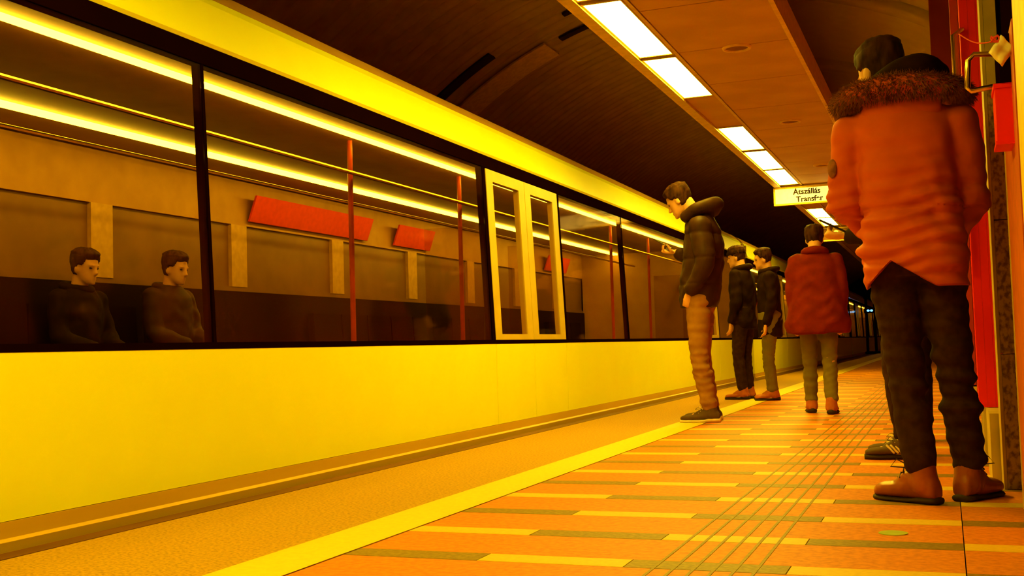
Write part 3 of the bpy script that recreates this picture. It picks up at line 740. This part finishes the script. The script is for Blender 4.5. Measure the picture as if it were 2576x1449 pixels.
for s in 'LR':
    limb(mb, [P['sh'+s], lerp(P['sh'+s], P['el'+s], .5), P['el'+s], P['wr'+s]], [.078, .078, .072, .055], 20)
me = remesh(mb, .008, 7)
def hem(co, no):
    x = co[:, 0]; back = co[:, 1] < .12
    h = .775+.095*np.clip(1-np.abs(x+.15)/np.where(x > -.15, .15, .095), 0, 1)+.02*np.clip((x+.1)*-1, 0, .1)
    co = co.copy(); co[:, 2] = np.where(back, np.maximum(co[:, 2], h), co[:, 2]); return co
displace(me, lambda co, no: co-no*(.006*np.exp(-((co[:, 2]-1.06)/.006)**2))[:, None])
displace(me, folds(.013, 60, 11, 2.6, ([.75, .82, .9, 1.0, 1.1, 1.18, 1.4], [.3, .7, 1.2, 1.3, .9, .3, .12])))
displace(me, folds(.006, 17, 14, 5))
displace(me, hem)
pk = obj('parka', me, 'parka', om)
mb = MB(); mb.ell((-.348, -.020, 1.235), (.010, .027, .036), Matrix.Rotation(math.radians(-140), 3, 'Z')); obj('sleeve_badge', mb.mesh('b', True), 'fur', pk)
# hood lying on the shoulders: lining, fur edge
def fur_arc(u):
    a = math.pi*(1.0+u)
    return V(-.093+.215*math.cos(a), .01+.135*math.sin(a), 1.482+.02*math.sin(math.pi*u)-.012*abs(2*u-1)+.010*(u-.5)*0)
mb = MB(); mb.tube([fur_arc(i/30) for i in range(31)], [.034+.008*math.sin(math.pi*i/30) for i in range(31)], 14)
mb.ell((-.093, -.075, 1.42), (.145, .045, .07))
obj('hood', remesh(mb, .010, 4), 'parka', pk)
fm_ = MB(); rg = np.random.RandomState(5)
for i in range(7000):
    u = rg.rand(); c = fur_arc(u); t = (fur_arc(min(1, u+.02))-fur_arc(max(0, u-.02))).normalized()
    a = Vector((0, 0, 1)); w = t.cross(a).normalized(); th = rg.rand()*6.28
    nrm = a*math.cos(th)+w*math.sin(th)
    R = .032+.008*math.sin(math.pi*u); b = c+nrm*R
    d = (nrm*1.0+t*rg.randn()*.5+V(0, 0, -.35)+V(*rg.randn(3)*.25)).normalized(); L = .014+.016*rg.rand()
    s = d.cross(t).normalized()*.0016; q = t*.0016
    n0 = len(fm_.v); fm_.v += [tuple(b+s), tuple(b-s*.5+q), tuple(b-s*.5-q), tuple(b+d*L+V(0, 0, -.006))]
    fm_.f += [(n0, n0+1, n0+3), (n0+1, n0+2, n0+3), (n0+2, n0, n0+3)]
obj('fur_trim', fm_, 'fur', pk, kind='stuff')
mb = MB()                                            # black hood of the sweater, standing behind the neck
hp = [V(-.22, .02, 1.50), V(-.18, -.06, 1.525), V(-.11, -.09, 1.555), V(-.02, -.085, 1.58), V(.035, -.03, 1.555), V(.045, .04, 1.51)]
limb(mb, hp, [.025, .035, .045, .052, .045, .03]); mb.ell((-.06, -.06, 1.53), (.12, .07, .05))
me = remesh(mb, .010, 5); displace(me, folds(.004, 30, 8)); obj('sweater_hood', me, 'blackcloth', om)
add_hair(P, om, 'hair', .008, seed=4)
shoe(om, P['ankleL'], P['toeL'], .262, .045, .088, .05, 'boot', 'sole', .018, laces='sole')
shoe(om, P['ankleR'], P['toeR'], .262, .045, .088, .05, 'boot', 'sole', .018, laces='sole')

# --- man in the black padded jacket looking at his phone (faces the train)
P = dict(pelvis=(0, -.03, .98), chest=(0, -.075, 1.32), neck=(0, -.06, 1.56), head=(0, .05, 1.64), head_rot=(.5, 0, -.12), head_scale=1.0,
         hipL=(-.095, -.03, .93), hipR=(.095, -.03, .93), kneeL=(-.10, -.02, .51), kneeR=(.10, .0, .51), ankleL=(-.10, -.085, .10), ankleR=(.11, -.06, .10), toeL=-.05, toeR=.15,
         shL=(-.185, -.085, 1.475), shR=(.185, -.075, 1.475), elL=(-.24, -.13, 1.19), elR=(.20, -.03, 1.19), wrL=(-.19, .015, .98), wrR=(.10, .165, 1.315),
         handL=((.3, .25, -1), (.9, .3, .1), .35, .2), handR=((-.15, 1, .12), (-.35, .0, 1), .75, .9))
pmn = person('man in a black padded jacket and tan trousers looking down at his phone', (-1.77, 8.48), math.pi/2, P, .007)
trousers(pmn, P, 'chino', .09, .070, .058, .008, 5)
mb = MB()
torso(mb, P, [(.86, .17, .135, 0, .0), (.92, .185, .15, 0, .0), (1.05, .19, .155, 0, 0), (1.2, .195, .155, 0, 0), (1.35, .205, .15, 0, 0), (1.47, .19, .13, 0, 0), (1.54, .14, .10, 0, 0), (1.59, .10, .095, 0, .01)], 2.3)
for s in 'LR':
    w_ = Vector(P['wr'+s]); e_ = Vector(P['el'+s])
    limb(mb, [P['sh'+s], lerp(P['sh'+s], e_, .5), e_, e_.lerp(w_, .9)], [.088, .085, .076, .052], 20)
me = remesh(mb, .011, 5)
def quilt(co, no):
    z = co[:, 2]; return co+no*((-.005*np.exp(-((z % .19)-.095)**2/.00012)))[:, None]
displace(me, quilt); displace(me, folds(.007, 26, 21, 5))
jk = obj('jacket', me, 'jacket', pmn)
mb = MB()
limb(mb, [V(-.10, .05, 1.56), V(-.135, -.04, 1.61), V(-.09, -.15, 1.645), V(0, -.18, 1.66), V(.09, -.15, 1.645), V(.135, -.04, 1.61), V(.10, .05, 1.56)], [.04, .048, .056, .06, .056, .048, .04])
mb.ell((0, -.13, 1.62), (.12, .08, .065)); mb.ell((0, -.05, 1.605), (.10, .085, .055)); mb.ell((0, .0, 1.56), (.10, .10, .05))
me = remesh(mb, .010, 5); displace(me, folds(.004, 24, 9)); obj('hood', me, 'jacket', jk)
add_hair(P, pmn, 'hair', .012, seed=9)
shoe(pmn, P['ankleL'], P['toeL'], .30, .05, .06, .04, 'sneaker', 'whitesole', .024, laces='whitesole')
shoe(pmn, P['ankleR'], P['toeR'], .30, .05, .06, .04, 'sneaker', 'whitesole', .024, laces='whitesole')
def phone(label, loc, rx, rz):
    t = obj('phone', None, label=label, cat='phone', loc=loc); t.rotation_euler = (rx, 0, rz)
    b = obj('body', MB().box(-.036, .036, -.072, .072, -.004, .004), 'phone', t); m = b.modifiers.new('b', 'BEVEL'); m.width = .003; m.segments = 2
    obj('screen', MB().box(-.033, .033, -.068, .068, .004, .0046), 'phone', t)
    return t
# phone position: right hand of the jacket man, world = base + Rz(90) local
def wpos(base, rz, p):
    c, s = math.cos(rz), math.sin(rz); return (base[0]+c*p[0]-s*p[1], base[1]+s*p[0]+c*p[1], p[2])
phone('black phone held up in the hand of the man in the padded jacket', wpos((-1.77, 8.48), math.pi/2, (.075, .268, 1.385)), .55, math.pi/2)

# --- generic standing figure for the people further off
def figure(label, base, rz, h, coat, legs, shoes_mt, soles='sole', coat_hem=.80, stride=0.0, hair='hair', hat=None, arms=None, bulk=1.0, seed=1,
           head_rot=(.15, 0, 0), stripes=None, laces=None, lean=0.0, bent=None, flare=1.0, seated=False, z0=0.0):
    k = h/1.75; S = lambda x, y, z: (x*k, y*k, z*k)
    P = dict(pelvis=S(0, 0, .95), chest=S(0, lean*.5, 1.27), neck=S(0, lean, 1.48), head=S(0, .02+lean, 1.55), head_rot=head_rot, head_scale=.97*k,
             hipL=S(-.09, 0, .9), hipR=S(.09, 0, .9),
             kneeL=S(-.09, .04+stride*.5, .49), kneeR=S(.09, .03-stride*.25, .49), ankleL=S(-.09, stride*.9, .10), ankleR=S(.09, -stride*.9, .10), toeL=-.12, toeR=.15,
             shL=S(-.175, lean*.8, 1.42), shR=S(.175, lean*.8, 1.42), elL=S(-.22, -.03, 1.13), elR=S(.22, -.03, 1.13), wrL=S(-.20, .06, .88), wrR=S(.20, .06, .88),
             handL=HANG, handR=HANG)
    if bent:
        for s in bent:
            q = -1 if s == 'L' else 1
            P['el'+s] = S(q*.21, .02, 1.14); P['wr'+s] = S(q*.12, .24, 1.17); P['hand'+s] = ((-q*.2, 1, .1), (-q*.3, 0, 1), .8, .8)
    if seated:
        P.update(pelvis=S(0, 0, .54), chest=S(0, .0, .86), neck=S(0, .01, 1.07), head=S(0, .04, 1.14), hipL=S(-.09, .03, .53), hipR=S(.09, .03, .53),
                 kneeL=S(-.11, .44, .50), kneeR=S(.11, .44, .50), ankleL=S(-.11, .42, .10), ankleR=S(.11, .42, .10), shL=S(-.175, .01, 1.01), shR=S(.175, .01, 1.01),
                 elL=S(-.23, .05, .74), elR=S(.23, .05, .74), wrL=S(-.12, .27, .66), wrR=S(.12, .27, .66), handL=((.3, 1, -.1), (0, 0, -1), .4, .2), handR=((-.3, 1, -.1), (0, 0, -1), .4, .2))
    o = person(label, base, rz, P, .010); o.location.z = z0
    dz = -.41 if seated else 0.0
    trousers(o, P, legs, .088*k, .068*k, .06*k, .005, seed, .013)
    mb = MB(); b = bulk*k
    torso(mb, P, [((z_+dz)*k, rx_*b, ry_*b, 0, 0) for z_, rx_, ry_ in ((coat_hem, .175*flare, .135*flare), (coat_hem+.1, .18*flare, .14*flare), (1.1, .17*(1+flare)/2, .13*(1+flare)/2), (1.3, .19, .135), (1.42, .18, .115), (1.5, .09, .085))], 2.3)
    for s in 'LR': limb(mb, [P['sh'+s], P['el'+s], Vector(P['el'+s]).lerp(Vector(P['wr'+s]), .95)], [.072*b, .064*b, .048*b], 18)
    me = remesh(mb, .013, 5); displace(me, folds(.007, 26, seed+30, 5))
    c = obj('coat', me, coat, o)
    mb = MB(); nk = Vector(P['neck']); limb(mb, [nk+V(.085*math.cos(a), .085*math.sin(a)-.01, .012-.02*math.sin(a)) for a in np.linspace(.6, 2*math.pi+.2, 12)], [.032]*12)
    obj('collar', remesh(mb, .012, 4), coat, c)
    add_hair(P, o, hair, .013, seed=seed)
    if hat:
        xf, R = head_xf(P); mb = MB(); rws = []
        for z, wx, yf, yb in head_rows(20):
            if z > .13: rws.append((z, wx+.018, yf+.018, yb-.018))
        n = 30; v = [xf((w*math.sin(6.2832*i/n), (yf+yb)/2+(yf-yb)/2*math.cos(6.2832*i/n), z+.012)) for z, w, yf, yb in rws for i in range(n)]
        m = len(rws); f = [(j*n+i, (j+1)*n+i, (j+1)*n+(i+1) % n, j*n+(i+1) % n) for j in range(m-1) for i in range(n)]+[tuple(range(n)), tuple(range(m*n-1, (m-1)*n-1, -1))]
        obj('hat', mb.add(v, f).mesh('hat', True), hat, o)
    for s, lf in (('L', 0), ('R', 0)):
        shoe(o, P['ankle'+s], P['toe'+s], .28*k, .046*k, .06*k, .045*k, shoes_mt, soles, .026, laces=laces, stripes=stripes)
    return o
figure('person in dark jacket and knit cap waiting by the platform edge', (-1.97, 11.75), math.pi/2-.25, 1.60, 'blackcloth', 'jeans', 'rust', hat='blackcloth', seed=2, head_rot=(.15, 0, .2))
figure('bareheaded person in a long dark coat standing near the safety line', (-1.66, 11.5), math.pi/2+.2, 1.54, 'blackcloth', 'olive', 'rust', coat_hem=.72, seed=3)
figure('walking person in a loose dark red coat and olive trousers', (-.965, 9.35), 0.1, 1.53, 'redcoat', 'olive', 'rust', coat_hem=.74, stride=.13, bulk=1.14, seed=4, hair='hair', flare=1.45)
hb = (-.205, 5.90)
figure('person in dark jeans and striped sneakers behind the man in orange', hb, math.pi/2, 1.66, 'blackcloth', 'jeans', 'sneaker', 'sole', seed=5, stripes='whitesole', laces='whitesole', bent='L')
phone('dark phone in the hand reaching out past the orange parka', wpos(hb, math.pi/2, (-.1, .30, 1.165)), .5, math.pi/2)
figure('person in a black coat carrying a dark bag beside the red cabinet', (-.06, 6.75), 0.0, 1.62, 'blackcloth', 'blackcloth', 'sneaker', seed=6, coat_hem=.7)
t = obj('hand_bag', None, label='dark soft bag hanging from the hand by the red cabinet', cat='bag', loc=(.125, 6.82, .31))
m = MB(); rings(m, [(0, 0, 0, .05, .09), (0, 0, .03, .06, .105), (0, 0, .2, .052, .10), (0, 0, .25, .03, .085)], 24, 3.0); obj('pouch', m.mesh('p', True), 'blackcloth', t)
obj('strap', MB().tube([(0, -.06, .24), (0, -.03, .38), (0, .03, .38), (0, .06, .24)], .008, 8), 'blackcloth', t)

# --- passengers sitting on the far bench of the car
figure('seated passenger in a dark coat behind the train window, next to the other', (-5.33, 5.80), -math.pi/2, 1.70, 'blackcloth', 'jeans', 'sneaker', seed=12, coat_hem=.92, seated=True, z0=.03)
figure('bulky seated passenger in a padded jacket behind the train window', (-5.33, 6.72), -math.pi/2, 1.76, 'jacket', 'jeans', 'sneaker', seed=13, coat_hem=.92, seated=True, z0=.03, bulk=1.1)
